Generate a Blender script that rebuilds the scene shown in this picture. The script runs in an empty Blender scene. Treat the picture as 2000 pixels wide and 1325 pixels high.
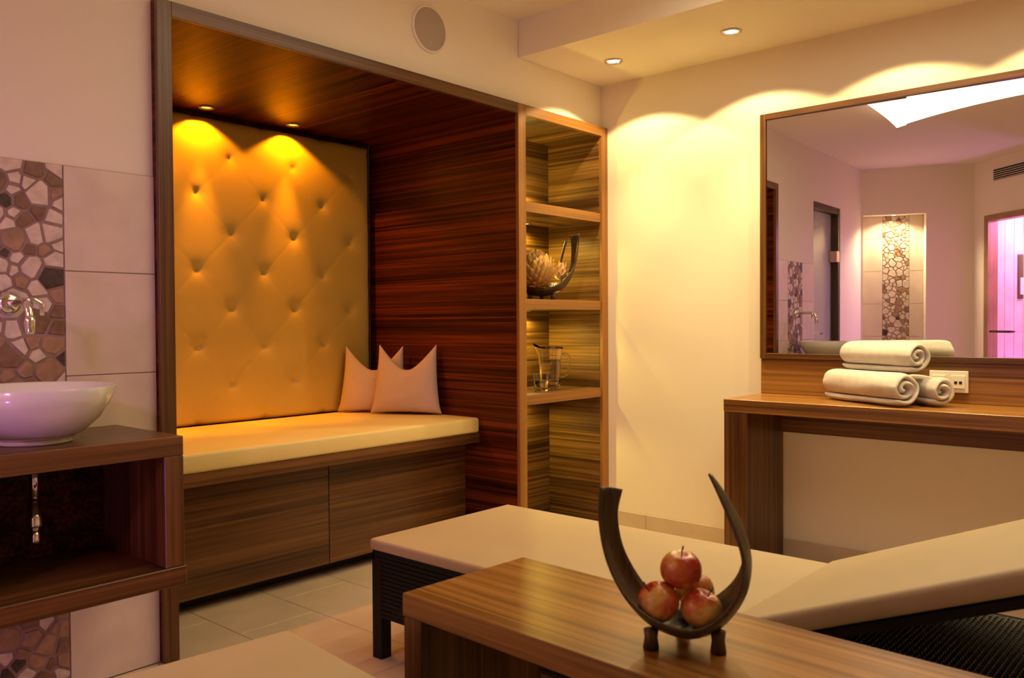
import bpy, bmesh, math, random
from mathutils import Vector, Matrix, noise
random.seed(7)
D = bpy.data
SC = bpy.context.scene
COL = SC.collection
R = math.radians

# ------------------------------------------------------------------ camera
cam_d = D.cameras.new('camera'); cam = D.objects.new('camera', cam_d); COL.objects.link(cam)
CAMPOS = Vector((-3.866, -2.726, 1.12))
yaw, pit, rol = 0.849172856, 0.0191572197, -0.00578610807
fw = Vector((math.sin(yaw)*math.cos(pit), math.cos(yaw)*math.cos(pit), -math.sin(pit)))
r0 = Vector((math.cos(yaw), -math.sin(yaw), 0)); u0 = r0.cross(fw)
r1 = r0*math.cos(rol)+u0*math.sin(rol); u1 = -r0*math.sin(rol)+u0*math.cos(rol)
m = Matrix((r1, u1, -fw)).transposed().to_4x4(); m.translation = CAMPOS
cam.matrix_world = m
cam_d.sensor_width = 36; cam_d.lens = 1656.04/2000*36
cam_d.clip_start = 0.05
cam_d.dof.use_dof = True; cam_d.dof.focus_distance = 4.3; cam_d.dof.aperture_fstop = 6.3
SC.camera = cam

# ------------------------------------------------------------------ world and exposure
w = D.worlds.new('world'); SC.world = w; w.use_nodes = True
w.node_tree.nodes['Background'].inputs[0].default_value = (1.0, .8, .6, 1)
w.node_tree.nodes['Background'].inputs[1].default_value = 0.02
vs = SC.view_settings
vs.view_transform = 'Standard'; vs.look = 'None'; vs.gamma = 1; vs.use_curve_mapping = False
vs.exposure = 0.0
try:
    SC.cycles.use_denoising = True
    SC.cycles.max_bounces = 10; SC.cycles.diffuse_bounces = 5; SC.cycles.glossy_bounces = 5
    SC.cycles.transmission_bounces = 8; SC.cycles.transparent_max_bounces = 8
    SC.cycles.caustics_reflective = False; SC.cycles.caustics_refractive = False
    SC.cycles.sample_clamp_indirect = 4.0
except Exception:
    pass

# energies of the lamps (used by the lamp builders below)
E_CEIL = 28.0; E_BEAM = 60.0; C_CEIL = (1.0, .72, .32)
E_NICHE = 20.0; E_NBEAM = 75.0; C_NICHE = (1.0, .33, .003)
E_SHELF = 9.0; C_SHELF = (1.0, .72, .12)
E_SAIL = 2.9; C_SAIL = (1.0, .80, .54)
E_SAUNA = 55.0; C_SAUNA = (.95, .38, 1.0); E_VIOLET = 28.0; C_VIOLET = (.50, .22, 1.0)
E_SHOWER = 45.0; C_SHOWER = (1.0, .78, .45)

# ------------------------------------------------------------------ materials
def newmat(name):
    mt = D.materials.new(name); mt.use_nodes = True
    nt = mt.node_tree; return mt, nt, nt.nodes['Principled BSDF']
def N(nt, typ, **kw):
    n = nt.nodes.new(typ)
    for k, v in kw.items(): setattr(n, k, v)
    return n
def ramp(nt, stops):
    cr = N(nt, 'ShaderNodeValToRGB'); e = cr.color_ramp.elements
    while len(e) < len(stops): e.new(.5)
    for i, (p, c) in enumerate(stops): e[i].position = p; e[i].color = (*c, 1)
    return cr
def plain(name, col, rough=.5, metal=0, var=0, vscale=6, bump=0, bscale=200, spec=None, coat=0):
    mt, nt, b = newmat(name)
    b.inputs['Base Color'].default_value = (*col, 1); b.inputs['Roughness'].default_value = rough
    b.inputs['Metallic'].default_value = metal
    if spec is not None: b.inputs['Specular IOR Level'].default_value = spec
    if coat: b.inputs['Coat Weight'].default_value = coat; b.inputs['Coat Roughness'].default_value = .1
    tc = N(nt, 'ShaderNodeTexCoord')
    if var:
        nz = N(nt, 'ShaderNodeTexNoise'); nz.inputs['Scale'].default_value = vscale; nz.inputs['Detail'].default_value = 5
        nt.links.new(tc.outputs['Object'], nz.inputs['Vector'])
        lo = tuple(max(0, c*(1-var)) for c in col); hi = tuple(min(1, c*(1+var)) for c in col)
        cr = ramp(nt, [(.3, lo), (.7, hi)]); nt.links.new(nz.outputs['Fac'], cr.inputs[0])
        nt.links.new(cr.outputs[0], b.inputs['Base Color'])
    if bump:
        nb = N(nt, 'ShaderNodeTexNoise'); nb.inputs['Scale'].default_value = bscale; nb.inputs['Detail'].default_value = 3
        nt.links.new(tc.outputs['Object'], nb.inputs['Vector'])
        bp = N(nt, 'ShaderNodeBump'); bp.inputs['Strength'].default_value = bump; bp.inputs['Distance'].default_value = .004
        nt.links.new(nb.outputs['Fac'], bp.inputs['Height']); nt.links.new(bp.outputs[0], b.inputs['Normal'])
    return mt
def wood(name, axis, dark, mid, light, rough=.32, across=11, along=.45, fine=150, stops=(.42, .57, .74), spec=.5):
    mt, nt, b = newmat(name); b.inputs['Specular IOR Level'].default_value = spec
    tc = N(nt, 'ShaderNodeTexCoord'); oi = N(nt, 'ShaderNodeObjectInfo')
    mul = N(nt, 'ShaderNodeMath', operation='MULTIPLY'); mul.inputs[1].default_value = 37.0
    nt.links.new(oi.outputs['Random'], mul.inputs[0])
    add = N(nt, 'ShaderNodeVectorMath', operation='ADD')
    nt.links.new(tc.outputs['Object'], add.inputs[0]); nt.links.new(mul.outputs[0], add.inputs[1])
    def nz(ac, al, detail, dist):
        mp = N(nt, 'ShaderNodeMapping'); s = [ac]*3; s['XYZ'.index(axis)] = al; mp.inputs['Scale'].default_value = s
        nt.links.new(add.outputs[0], mp.inputs[0])
        n = N(nt, 'ShaderNodeTexNoise'); n.inputs['Scale'].default_value = 1; n.inputs['Detail'].default_value = detail
        n.inputs['Distortion'].default_value = dist; n.inputs['Roughness'].default_value = .6
        nt.links.new(mp.outputs[0], n.inputs['Vector']); return n
    a = nz(across, along, 5, .5); f = nz(fine, fine*.012, 2, .0); s = nz(across*5.5, along*1.2, 4, .25)
    m1 = N(nt, 'ShaderNodeMath', operation='MULTIPLY_ADD'); m1.inputs[1].default_value = .55
    nt.links.new(s.outputs['Fac'], m1.inputs[0])
    m0 = N(nt, 'ShaderNodeMath', operation='MULTIPLY'); m0.inputs[1].default_value = .45
    nt.links.new(a.outputs['Fac'], m0.inputs[0]); nt.links.new(m0.outputs[0], m1.inputs[2])
    m2 = N(nt, 'ShaderNodeMath', operation='MULTIPLY_ADD'); m2.inputs[1].default_value = .16
    nt.links.new(f.outputs['Fac'], m2.inputs[0]); nt.links.new(m1.outputs[0], m2.inputs[2])
    cr = ramp(nt, [(stops[0], dark), (stops[1], mid), (stops[2], light)])
    nt.links.new(m2.outputs[0], cr.inputs[0]); nt.links.new(cr.outputs[0], b.inputs['Base Color'])
    b.inputs['Roughness'].default_value = rough
    bp = N(nt, 'ShaderNodeBump'); bp.inputs['Strength'].default_value = .08; bp.inputs['Distance'].default_value = .002
    nt.links.new(f.outputs['Fac'], bp.inputs['Height']); nt.links.new(bp.outputs[0], b.inputs['Normal'])
    return mt
WD, WM, WL = (.020, .007, .0020), (.100, .039, .0098), (.205, .092, .027)
W = {a: wood('walnut_'+a, a, WD, WM, WL) for a in 'XYZ'}
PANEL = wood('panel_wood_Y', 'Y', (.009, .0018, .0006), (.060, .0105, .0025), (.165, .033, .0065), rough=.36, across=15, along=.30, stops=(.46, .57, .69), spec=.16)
TOPW = wood('top_wood_Y', 'Y', (.085, .034, .008), (.27, .122, .026), (.46, .23, .06), rough=.28)
SHELFW = {a: wood('shelf_wood_'+a, a, (.024, .010, .003), (.105, .048, .012), (.25, .13, .036), rough=.38, across=12, stops=(.45, .57, .70)) for a in 'XYZ'}
EDGE = {a: wood('lit_edge_wood_'+a, a, (.16, .064, .012), (.26, .110, .019), (.35, .155, .03), rough=.4, across=20) for a in 'XYZ'}  # lighter walnut copy: ceiling lamp light on the front edges put into the colour
PLASTER = plain('cream_plaster', (.86, .78, .64), .85, bump=.08, bscale=180, spec=.2)
CEILM = plain('ceiling_paint', (.86, .79, .65), .9, spec=.2)
TILE = plain('cream_tile', (.72, .60, .49), .35, var=.08, vscale=7)
GROUT = plain('tile_grout', (.30, .205, .165), .9, var=.15, vscale=40)
FTILE = plain('floor_tile', (.60, .48, .34), .33, var=.09, vscale=5)
FGROUT = plain('floor_grout', (.22, .16, .10), .9)
GROUT_L = plain('pale_grout', (.50, .38, .26), .9)
STONES = [plain('stone_white', (.66, .54, .44), .55, var=.18, vscale=30, bump=.3, bscale=60),
          plain('stone_tan', (.36, .21, .13), .55, var=.25, vscale=30, bump=.3, bscale=60),
          plain('stone_brown', (.22, .12, .075), .5, var=.3, vscale=30, bump=.3, bscale=60),
          plain('stone_dark', (.065, .040, .035), .5, var=.5, vscale=60, bump=.3, bscale=60)]
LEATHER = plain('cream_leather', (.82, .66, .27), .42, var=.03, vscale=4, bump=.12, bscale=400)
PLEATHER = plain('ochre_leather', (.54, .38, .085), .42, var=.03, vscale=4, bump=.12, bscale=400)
MATT = plain('mattress_cover', (.46, .37, .24), .6, var=.03, bump=.1, bscale=500)
FABRIC = plain('pillow_fabric', (.56, .43, .33), .75, bump=.3, bscale=700)
TOWEL = plain('white_terry', (.90, .85, .80), .95, var=.06, vscale=40, bump=.9, bscale=900, spec=.1)
CERAMIC = plain('white_ceramic', (.80, .77, .74), .12, coat=.5)
CHROME = plain('chrome', (.80, .78, .75), .10, 1)
STEEL = plain('brushed_steel', (.62, .58, .52), .3, 1)
MIRROR = plain('mirror_glass', (.90, .90, .89), .0, 1)
BLACK = plain('black_gap', (.006, .005, .005), .7)
WICKER = plain('dark_wicker', (.006, .004, .0035), .6, var=.3, vscale=80, spec=.25)
KNOT = plain('glossy_wicker', (.008, .006, .005), .16, spec=.8)
SHEATH = wood('palm_sheath', 'Z', (.025, .013, .006), (.065, .037, .016), (.11, .07, .032), rough=.4, across=60, along=4)
PLASTIC = plain('white_plastic', (.82, .76, .66), .4)
GRILLE = plain('speaker_grille', (.50, .42, .36), .8, bump=.6, bscale=1200)
DOORW = plain('dark_door_frame', (.055, .026, .014), .4, var=.2)
SAUNAW = plain('sauna_board', (.72, .60, .52), .6, var=.12, vscale=9)
PINKM = plain('hinge_plate', (.70, .45, .42), .3, .6)
PETAL = plain('dried_petal', (.50, .28, .075), .7, var=.35, vscale=18, bump=.3, bscale=120)
PETAL2 = plain('pale_petal', (.72, .52, .28), .7, var=.25, vscale=25)
PODM = plain('pod_shell', (.70, .60, .48), .7, var=.2, vscale=60)
SHADOWW = plain('toe_kick_shade', (.01, .007, .005), .6)  # near-black colour stands in for the shade of the toe recess
LAMPHOLE = plain('lamp_recess', (.3, .22, .12), .4)

def emis(name, col, st):
    mt = D.materials.new(name); mt.use_nodes = True; nt = mt.node_tree
    nt.nodes.remove(nt.nodes['Principled BSDF']); e = N(nt, 'ShaderNodeEmission')
    e.inputs[0].default_value = (*col, 1); e.inputs[1].default_value = st
    nt.links.new(e.outputs[0], nt.nodes['Material Output'].inputs[0]); return mt
LENS_W = emis('lamp_lens_warm', (1, .86, .62), 9)
LENS_O = emis('lamp_lens_orange', (1, .52, .06), 2.2)
LENS_S = emis('lamp_lens_shelf', (1, .80, .40), 6)
LENS_P = emis('lamp_lens_pink', (1, .45, .9), 4)
SAILM = emis('luminous_sail', C_SAIL, E_SAIL)
def glassmat(name, col, ior=1.45, rough=0):
    mt, nt, b = newmat(name)
    b.inputs['Base Color'].default_value = (*col, 1); b.inputs['Roughness'].default_value = rough
    b.inputs['Transmission Weight'].default_value = 1; b.inputs['IOR'].default_value = ior
    # let lamp light pass as it does through thin glass
    return mt
GLASS = glassmat('clear_glass', (1, .98, .94)); WATER = glassmat('water', (1, .97, .88), 1.33)
def thinglass(name, tint, mixf, rough=.05):
    mt = D.materials.new(name); mt.use_nodes = True; nt = mt.node_tree; nt.nodes.remove(nt.nodes['Principled BSDF'])
    t = N(nt, 'ShaderNodeBsdfTransparent'); t.inputs[0].default_value = (*tint, 1)
    g = N(nt, 'ShaderNodeBsdfGlossy'); g.inputs['Roughness'].default_value = rough
    mx = N(nt, 'ShaderNodeMixShader'); mx.inputs[0].default_value = mixf
    nt.links.new(t.outputs[0], mx.inputs[1]); nt.links.new(g.outputs[0], mx.inputs[2])
    nt.links.new(mx.outputs[0], nt.nodes['Material Output'].inputs[0]); return mt
PANE = thinglass('door_glass', (.96, .95, .95), .06)
FROST = plain('frosted_glass', (.42, .44, .38), .22)

def applemat(name, seed):
    mt, nt, b = newmat(name)
    tc = N(nt, 'ShaderNodeTexCoord'); mp = N(nt, 'ShaderNodeMapping'); mp.inputs['Location'].default_value = (seed, seed*1.7, 0)
    nt.links.new(tc.outputs['Object'], mp.inputs[0])
    n1 = N(nt, 'ShaderNodeTexNoise'); n1.inputs['Scale'].default_value = 13; n1.inputs['Detail'].default_value = 2
    n2 = N(nt, 'ShaderNodeTexNoise'); n2.inputs['Scale'].default_value = 90; n2.inputs['Detail'].default_value = 3
    nt.links.new(mp.outputs[0], n1.inputs['Vector']); nt.links.new(mp.outputs[0], n2.inputs['Vector'])
    ma = N(nt, 'ShaderNodeMath', operation='MULTIPLY_ADD'); ma.inputs[1].default_value = .25
    nt.links.new(n2.outputs['Fac'], ma.inputs[0]); nt.links.new(n1.outputs['Fac'], ma.inputs[2])
    cr = ramp(nt, [(.54, (.62, .40, .10)), (.64, (.58, .17, .04)), (.76, (.42, .035, .018))])
    nt.links.new(ma.outputs[0], cr.inputs[0]); nt.links.new(cr.outputs[0], b.inputs['Base Color'])
    b.inputs['Roughness'].default_value = .22
    return mt

# ------------------------------------------------------------------ helpers
def tag(o, label=None, cat=None, group=None, kind=None):
    if label: o['label'] = label
    if cat: o['category'] = cat
    if group: o['group'] = group
    if kind: o['kind'] = kind
    return o
def thing(name, label, cat, loc=(0, 0, 0), group=None):
    o = D.objects.new(name, None); COL.objects.link(o); o.location = loc; o.empty_display_size = .1
    return tag(o, label, cat, group)
def origin_of(p):
    v = Vector((0, 0, 0))
    while p: v += p.location; p = p.parent
    return v
def obj(name, bm, mat, parent=None, smooth=False, label=None):
    """link a bmesh given in world coordinates as one mesh object (under an unrotated parent)"""
    me = D.meshes.new(name)
    if parent: bmesh.ops.translate(bm, vec=-origin_of(parent), verts=bm.verts)
    bmesh.ops.recalc_face_normals(bm, faces=bm.faces)
    bm.to_mesh(me); bm.free()
    for mt in (mat if isinstance(mat, (list, tuple)) else [mat]): me.materials.append(mt)
    if smooth:
        for p in me.polygons: p.use_smooth = True
    o = D.objects.new(name, me); COL.objects.link(o)
    if parent: o.parent = parent
    if label: o['label'] = label
    return o
def addbox(bm, a, b, bev=0, seg=1):
    x0, y0, z0 = [min(a[i], b[i]) for i in range(3)]; x1, y1, z1 = [max(a[i], b[i]) for i in range(3)]
    v = [bm.verts.new(p) for p in ((x0,y0,z0),(x1,y0,z0),(x1,y1,z0),(x0,y1,z0),(x0,y0,z1),(x1,y0,z1),(x1,y1,z1),(x0,y1,z1))]
    fs = [bm.faces.new([v[i] for i in f]) for f in ((0,3,2,1),(4,5,6,7),(0,1,5,4),(1,2,6,5),(2,3,7,6),(3,0,4,7))]
    if bev:
        es = list({e for f in fs for e in f.edges})
        bmesh.ops.bevel(bm, geom=es, offset=bev, segments=seg, affect='EDGES', profile=.5)
def box(name, a, b, mat, parent=None, bev=.002, seg=1, label=None, smooth=False):
    bm = bmesh.new(); addbox(bm, a, b, bev, seg); return obj(name, bm, mat, parent, smooth, label)
def lathe_bm(prof, c=(0, 0, 0), n=40, bm=None, axis='Z'):
    bm = bm or bmesh.new(); rings = []
    for (r, z) in prof:
        ring = []
        if r < 1e-6:
            p = (0, 0, z); ring = [p]
        else:
            ring = [(r*math.cos(2*math.pi*k/n), r*math.sin(2*math.pi*k/n), z) for k in range(n)]
        pts = []
        for p in ring:
            if axis == 'Y': p = (p[0], p[2], p[1])
            pts.append(bm.verts.new((p[0]+c[0], p[1]+c[1], p[2]+c[2])))
        rings.append(pts)
    for a, b in zip(rings, rings[1:]):
        if len(a) == 1 and len(b) == 1: continue
        for k in range(n):
            q = (k+1) % n
            if len(a) == 1: bm.faces.new((a[0], b[k], b[q]))
            elif len(b) == 1: bm.faces.new((a[k], a[q], b[0]))
            else: bm.faces.new((a[k], a[q], b[q], b[k]))
    return bm
def lathe(name, prof, c, mat, parent=None, n=40, axis='Z', label=None):
    return obj(name, lathe_bm(prof, c, n, axis=axis), mat, parent, True, label)
def tube_bm(pts, rad, n=12, bm=None, caps=True):
    bm = bm or bmesh.new(); pts = [Vector(p) for p in pts]; rings = []
    rad = rad if isinstance(rad, (list, tuple)) else [rad]*len(pts)
    t0 = (pts[1]-pts[0]).normalized(); up = Vector((0, 0, 1)) if abs(t0.z) < .9 else Vector((1, 0, 0))
    nrm = t0.cross(up).normalized()
    for i, p in enumerate(pts):
        t = (pts[min(i+1, len(pts)-1)]-pts[max(i-1, 0)]).normalized()
        nrm = (nrm-t*nrm.dot(t)).normalized(); bn = t.cross(nrm)
        rings.append([bm.verts.new(p+(nrm*math.cos(2*math.pi*k/n)+bn*math.sin(2*math.pi*k/n))*rad[i]) for k in range(n)])
    for a, b in zip(rings, rings[1:]):
        for k in range(n): bm.faces.new((a[k], a[(k+1) % n], b[(k+1) % n], b[k]))
    if caps: bm.faces.new(rings[0][::-1]); bm.faces.new(rings[-1])
    return bm
def spline(pts, n):
    """Catmull-Rom through points of any dimension"""
    out = []; P = [pts[0]]+list(pts)+[pts[-1]]; m_ = len(pts)-1
    for i in range(n+1):
        t = i/n*m_; k = min(int(t), m_-1); f = t-k
        a, b, c, d = P[k], P[k+1], P[k+2], P[k+3]
        out.append(tuple(.5*(2*q+(r-p)*f+(2*p-5*q+4*r-s)*f*f+(-p+3*q-3*r+s)*f**3) for p, q, r, s in zip(a, b, c, d)))
    return out
def light(name, typ, loc, energy, col, parent, target=None, **kw):
    l = D.lights.new(name, typ); l.energy = energy; l.color = col
    for k, v in kw.items(): setattr(l, k, v)
    o = D.objects.new(name, l); COL.objects.link(o)
    o.parent = parent; o.location = Vector(loc)-origin_of(parent)
    if target is not None:
        o.rotation_euler = (Vector(target)-Vector(loc)).to_track_quat('-Z', 'Y').to_euler()
    return o

# ================================================================== THE ROOM
ZC, ZS, ZW = 2.60, 2.42, 2.60            # upper ceiling, dropped ceiling
XS = -.70                                # edge of the dropped ceiling
# floor: bed plus separate 32 x 64 cm tiles
floor = tag(box('floor', (-6.9, -4.4, -.10), (.12, 1.25, -.006), FGROUT, bev=0), kind='structure')
tile_me = None
def floor_tile(x0, x1, y0, y1):
    bm = bmesh.new(); addbox(bm, (x0+.0012, y0+.0012, -.006), (x1-.0012, y1-.0012, 0), .0008)
    return obj('floor_tile', bm, FTILE, floor)
for i in range(-10, 8):
    xa = -2.235+.3215*i; xb = xa+.3215
    if xa >= -.02 or xb < -5.4: continue
    xb = min(xb, 0)
    off = .027 if i % 2 == 0 else .240
    j = -7
    while True:
        ya = off+.645*j; yb = ya+.645; j += 1
        if ya > .46: break
        ya2, yb2 = max(ya, -4.2), min(yb, .47)
        if yb2-ya2 < .02: continue
        if ya2 >= -.02 and (xa > -.75 or xb < -2.5): continue
        if yb2 > .0 and (xa > -.75 or xb < -2.54): yb2 = 0
        if yb2-ya2 < .02: continue
        floor_tile(xa, xb, ya2, yb2)
ceiling = tag(box('ceiling', (-6.9, -4.4, ZC), (.12, .02, ZC+.10), CEILM, bev=0), kind='structure')
soffit = box('dropped_section', (XS, -4.2, ZS), (0, .006, ZC), CEILM, ceiling, bev=0)

def seg_wall(name, p0, p1, z1, holes=(), thick=.1, mat=PLASTER, z0=0):
    """wall between plan points, room on the left of p0->p1 turned right side out; holes as (s0, s1, z0, z1)"""
    p0 = Vector((*p0, 0)); p1 = Vector((*p1, 0)); L = (p1-p0).length; e = (p1-p0).normalized(); n = Vector((-e.y, e.x, 0))
    cuts = sorted({0, L, *[h[0] for h in holes], *[h[1] for h in holes]})
    bm = bmesh.new()
    for a, b in zip(cuts, cuts[1:]):
        mid = (a+b)/2; hs = [h for h in holes if h[0] <= mid <= h[1]]
        spans = [(z0, z1)] if not hs else [(z0, hs[0][2]), (hs[0][3], z1)]
        for za, zb in spans:
            if zb-za < 1e-4: continue
            v = []
            for z in (za, zb):
                for q in (p0+e*a, p0+e*b, p0+e*b+n*thick, p0+e*a+n*thick):
                    v.append(bm.verts.new((q.x, q.y, z)))
            for f in ((0,3,2,1),(4,5,6,7),(0,1,5,4),(1,2,6,5),(2,3,7,6),(3,0,4,7)): bm.faces.new([v[i] for i in f])
    return tag(obj(name, bm, mat), kind='structure')
YP = .008
wall_back = seg_wall('wall_back', (-4.75, YP), (0, YP), ZC, [(.62, 1.32, 0, 2.155), (2.207, 4.75, 0, 2.185)], thick=.12)
wall_right = seg_wall('wall_right', (0, .128), (0, -4.2), ZC)
wall_front = seg_wall('wall_front', (0, -4.2), (-5.29, -4.2), ZC)
wall_far = seg_wall('wall_far', (-5.29, -4.2), (-5.29, -2.64), ZC)
W0 = Vector((-5.14, -.92, 0)); DD = Vector((.692, -.722, 0)).normalized(); NN = Vector((DD.y, -DD.x, 0))  # NN: into the cabin
if NN.x > 0: NN = -NN
WE = W0+DD*1.14; WG = WE+NN*1.28
wall_side = seg_wall('wall_side', (WG.x, WG.y), (WE.x, WE.y), ZC)
wall_sauna = seg_wall('wall_sauna', (WE.x, WE.y), (W0.x, W0.y), ZC, [(1.14-.95, 1.14-.15, 0, 2.085)], thick=.09)
C0 = Vector((-4.75, YP, 0)); CE = (W0-C0).normalized(); CN = Vector((CE.y, -CE.x, 0)); CN = CN if CN.x < 0 else -CN
CL = (W0-C0).length
wall_left = seg_wall('wall_left', (W0.x, W0.y), (C0.x, C0.y), ZC, [(CL-.59, CL-.02, 0, 2.15)], thick=.09)

# wall tiles beside the niche: two columns of cream tiles with a strip of broken stone between
box('grout_bed', (-3.43, .003, 0), (-2.543, .010, 1.607), GROUT, wall_back, bev=0)
rows = [0, .3215, .643, .9645, 1.286, 1.607]
for xa, xb in ((-2.825, -2.543), (-3.43, -3.145)):
    for za, zb in zip(rows, rows[1:]):
        box('wall_tile', (xa+.001, 0, za+.0015), (xb-.001, .006, zb-.0015), TILE, wall_back, bev=.001)
def voronoi_cells(x0, x1, z0, z1, n, rmin, rmax, rnd):
    pts = []; tries = 0
    while len(pts) < n and tries < 40000:
        tries += 1; p = (rnd.uniform(x0, x1), rnd.uniform(z0, z1), rnd.uniform(rmin, rmax))
        if all(math.hypot(p[0]-q[0], p[1]-q[1]) > (p[2]+q[2])/2 for q in pts): pts.append(p)
    out = []
    for i, (px, pz, pr) in enumerate(pts):
        poly = [(x0, z0), (x1, z0), (x1, z1), (x0, z1)]
        for k, (qx, qz, qr) in enumerate(pts):
            if k == i or abs(qx-px)+abs(qz-pz) > .45: continue
            nx_, nz_ = qx-px, qz-pz; ln = math.hypot(nx_, nz_)
            f = .5+.5*max(-.3, min(.3, (pr*pr-qr*qr)/(ln*ln)))      # bigger stones take more room
            mx, mz = px+nx_*f, pz+nz_*f; lim = -rnd.uniform(.002, .0062)
            new = []
            for a, b in zip(poly, poly[1:]+poly[:1]):
                da = ((a[0]-mx)*nx_+(a[1]-mz)*nz_)/ln-lim; db = ((b[0]-mx)*nx_+(b[1]-mz)*nz_)/ln-lim
                if da <= 0: new.append(a)
                if da*db < 0:
                    t = da/(da-db); new.append((a[0]+(b[0]-a[0])*t, a[1]+(b[1]-a[1])*t))
            poly = new
            if len(poly) < 3: break
        if len(poly) < 3: continue
        ar = abs(sum(p[0]*q[1]-q[0]*p[1] for p, q in zip(poly, poly[1:]+poly[:1])))/2
        if ar > 1e-4: out.append(poly)
    return out
def stone_bm(poly, fn, y0, y1, bm=None, mi=0):
    """prism with a slightly smaller front face; fn maps (x, depth, z) to world"""
    bm = bm or bmesh.new(); cx = sum(p[0] for p in poly)/len(poly); cz = sum(p[1] for p in poly)/len(poly)
    rings = []
    for y, s in ((y0, 1), (y1+.0025*(1 if y0 > y1 else -1), 1), (y1, .93)):
        rings.append([bm.verts.new(fn(cx+(x-cx)*s, y, cz+(z-cz)*s)) for x, z in poly])
    fs = []
    for a, b in zip(rings, rings[1:]):
        for k in range(len(poly)): fs.append(bm.faces.new((a[k], a[(k+1) % len(poly)], b[(k+1) % len(poly)], b[k])))
    fs.append(bm.faces.new(rings[-1]))
    for f in fs: f.material_index = mi
    return bm
rnd = random.Random(11)
for poly in voronoi_cells(-3.143, -2.828, .003, 1.606, 230, .030, .068, rnd):
    mi = rnd.choices(range(4), (.46, .25, .17, .12))[0]
    obj('stone', stone_bm(poly, lambda x, y, z: (x, y, z), .004, rnd.uniform(-.0015, .001)), STONES[mi], wall_back)

# baseboard of floor tile along the right wall
baseboard = tag(box('baseboard_right', (-.004, -4.2, 0), (0, -.033, .083), FGROUT, bev=0), kind='structure')
y = -.034; k = 0
while y > -4.19:
    L = .245 if k == 0 else .62
    box('baseboard_tile', (-.013, max(y-L, -4.19)+.001, .002), (-.003, y-.001, .088), FTILE, baseboard, bev=.001)
    y -= L; k += 1
    if -.935 > y > -1.045: pass

# ================================================================== BUILT-IN NICHE
F = -.033; NB = 1.10; SB = .345
niche = thing('built_in_niche', 'walnut framed built-in wall niche with bench recess and narrow open shelves', 'built-in', (-1.27, .5, 0))
def nbox(name, a, b, mat, **kw): return box(name, a, b, mat, niche, **kw)
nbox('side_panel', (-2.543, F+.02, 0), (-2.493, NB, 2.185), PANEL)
nbox('front_post', (-2.543, F, 0), (-2.493, F+.0195, 2.185), W['Z'], bev=.001)
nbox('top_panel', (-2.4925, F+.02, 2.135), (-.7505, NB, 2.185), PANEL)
nbox('front_lintel', (-2.4925, F, 2.135), (-.7505, F+.0195, 2.185), W['X'], bev=.001)
nbox('partition', (-.75, F+.02, 0), (-.695, NB, 2.185), PANEL)
nbox('front_post', (-.75, F, 0), (-.695, F+.0195, 2.185), EDGE['Z'], bev=.001)
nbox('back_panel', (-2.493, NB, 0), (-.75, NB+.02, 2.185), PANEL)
nbox('shelf_top_panel', (-.6945, F+.02, 2.135), (-.0555, SB, 2.185), SHELFW['Y'])
nbox('front_lintel', (-.6945, F, 2.135), (-.0555, F+.0195, 2.185), EDGE['X'], bev=.001)
nbox('shelf_side_panel', (-.055, F+.02, 0), (-.001, SB, 2.185), SHELFW['Y'])
nbox('front_post', (-.055, F, 0), (-.001, F+.0195, 2.185), EDGE['Z'], bev=.001)
nbox('shelf_back_panel', (-.695, SB, 0), (-.0, SB+.02, 2.185), SHELFW['X'])
SHELVES = ((1.665, 1.716), (1.187, 1.237), (.712, .761))
for za, zb in SHELVES:
    s = nbox('shelf', (-.6935, F+.016, za), (-.0565, SB-.001, zb), SHELFW['X'])
    nbox_edge = box('shelf_edging', (-.6935, F+.008, za), (-.0565, F+.0155, zb), EDGE['X'], s, bev=.001)

# bench
bench = thing('storage_bench', 'walnut storage bench with two flush drawer fronts inside the wall niche', 'bench', (-1.6, .7, 0))
box('carcass', (-2.4925, .362, .06), (-.751, NB-.001, .514), W['X'], bench)
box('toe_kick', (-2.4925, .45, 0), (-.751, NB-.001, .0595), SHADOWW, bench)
box('drawer_front', (-2.4925, .34, .062), (-1.609, .361, .512), W['X'], bench, bev=.0015)
box('drawer_front', (-1.6055, .34, .062), (-.7515, .361, .512), W['X'], bench, bev=.0015)
box('seat_board', (-2.4925, .237, .5145), (-.751, NB-.001, .5645), W['X'], bench)
seat = tag(box('seat_cushion', (-2.488, .232, .565), (-.7555, 1.034, .640), LEATHER, bev=.013, seg=3, smooth=True),
           'long flat cream leather seat cushion on the niche bench', 'cushion')

# tufted back panel
panel = thing('tufted_back_panel', 'tall cream leather wall panel with diamond button tufting above the bench', 'upholstery', (-1.64, 1.06, .64))
PX0, PX1, PZ0, PZ1 = -2.488, -.797, .642, 2.108
bx, bz, dx, dz = -.938, .833, .1795, .1825
def dip(x, z):
    a = ((x-bx)/dx+(z-bz)/dz)/2; b = ((x-bx)/dx-(z-bz)/dz)/2
    fa, fb = a-round(a), b-round(b)
    ra, rb = round(a), round(b)
    cx = bx+(ra+rb)*dx; cz = bz+(ra-rb)*dz
    rr = math.hypot(x-cx, z-cz)
    inx = bx-9*dx
    d_ = .013*math.exp(-rr/.016)+.0035*math.exp(-(rr/.05)**2)
    cre = min(abs(fa), abs(fb))
    d_ += .0012*math.exp(-cre/.012)
    return d_
bm = bmesh.new(); nx_, nz_ = 190, 170; grid = []
for j in range(nz_+1):
    row = []
    for i in range(nx_+1):
        x = PX0+(PX1-PX0)*i/nx_; z = PZ0+(PZ1-PZ0)*j/nz_
        e = min(x-PX0, PX1-x, z-PZ0, PZ1-z); ed = .018*math.exp(-e/.012)
        row.append(bm.verts.new((x, 1.036+dip(x, z)+ed, z)))
    grid.append(row)
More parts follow.
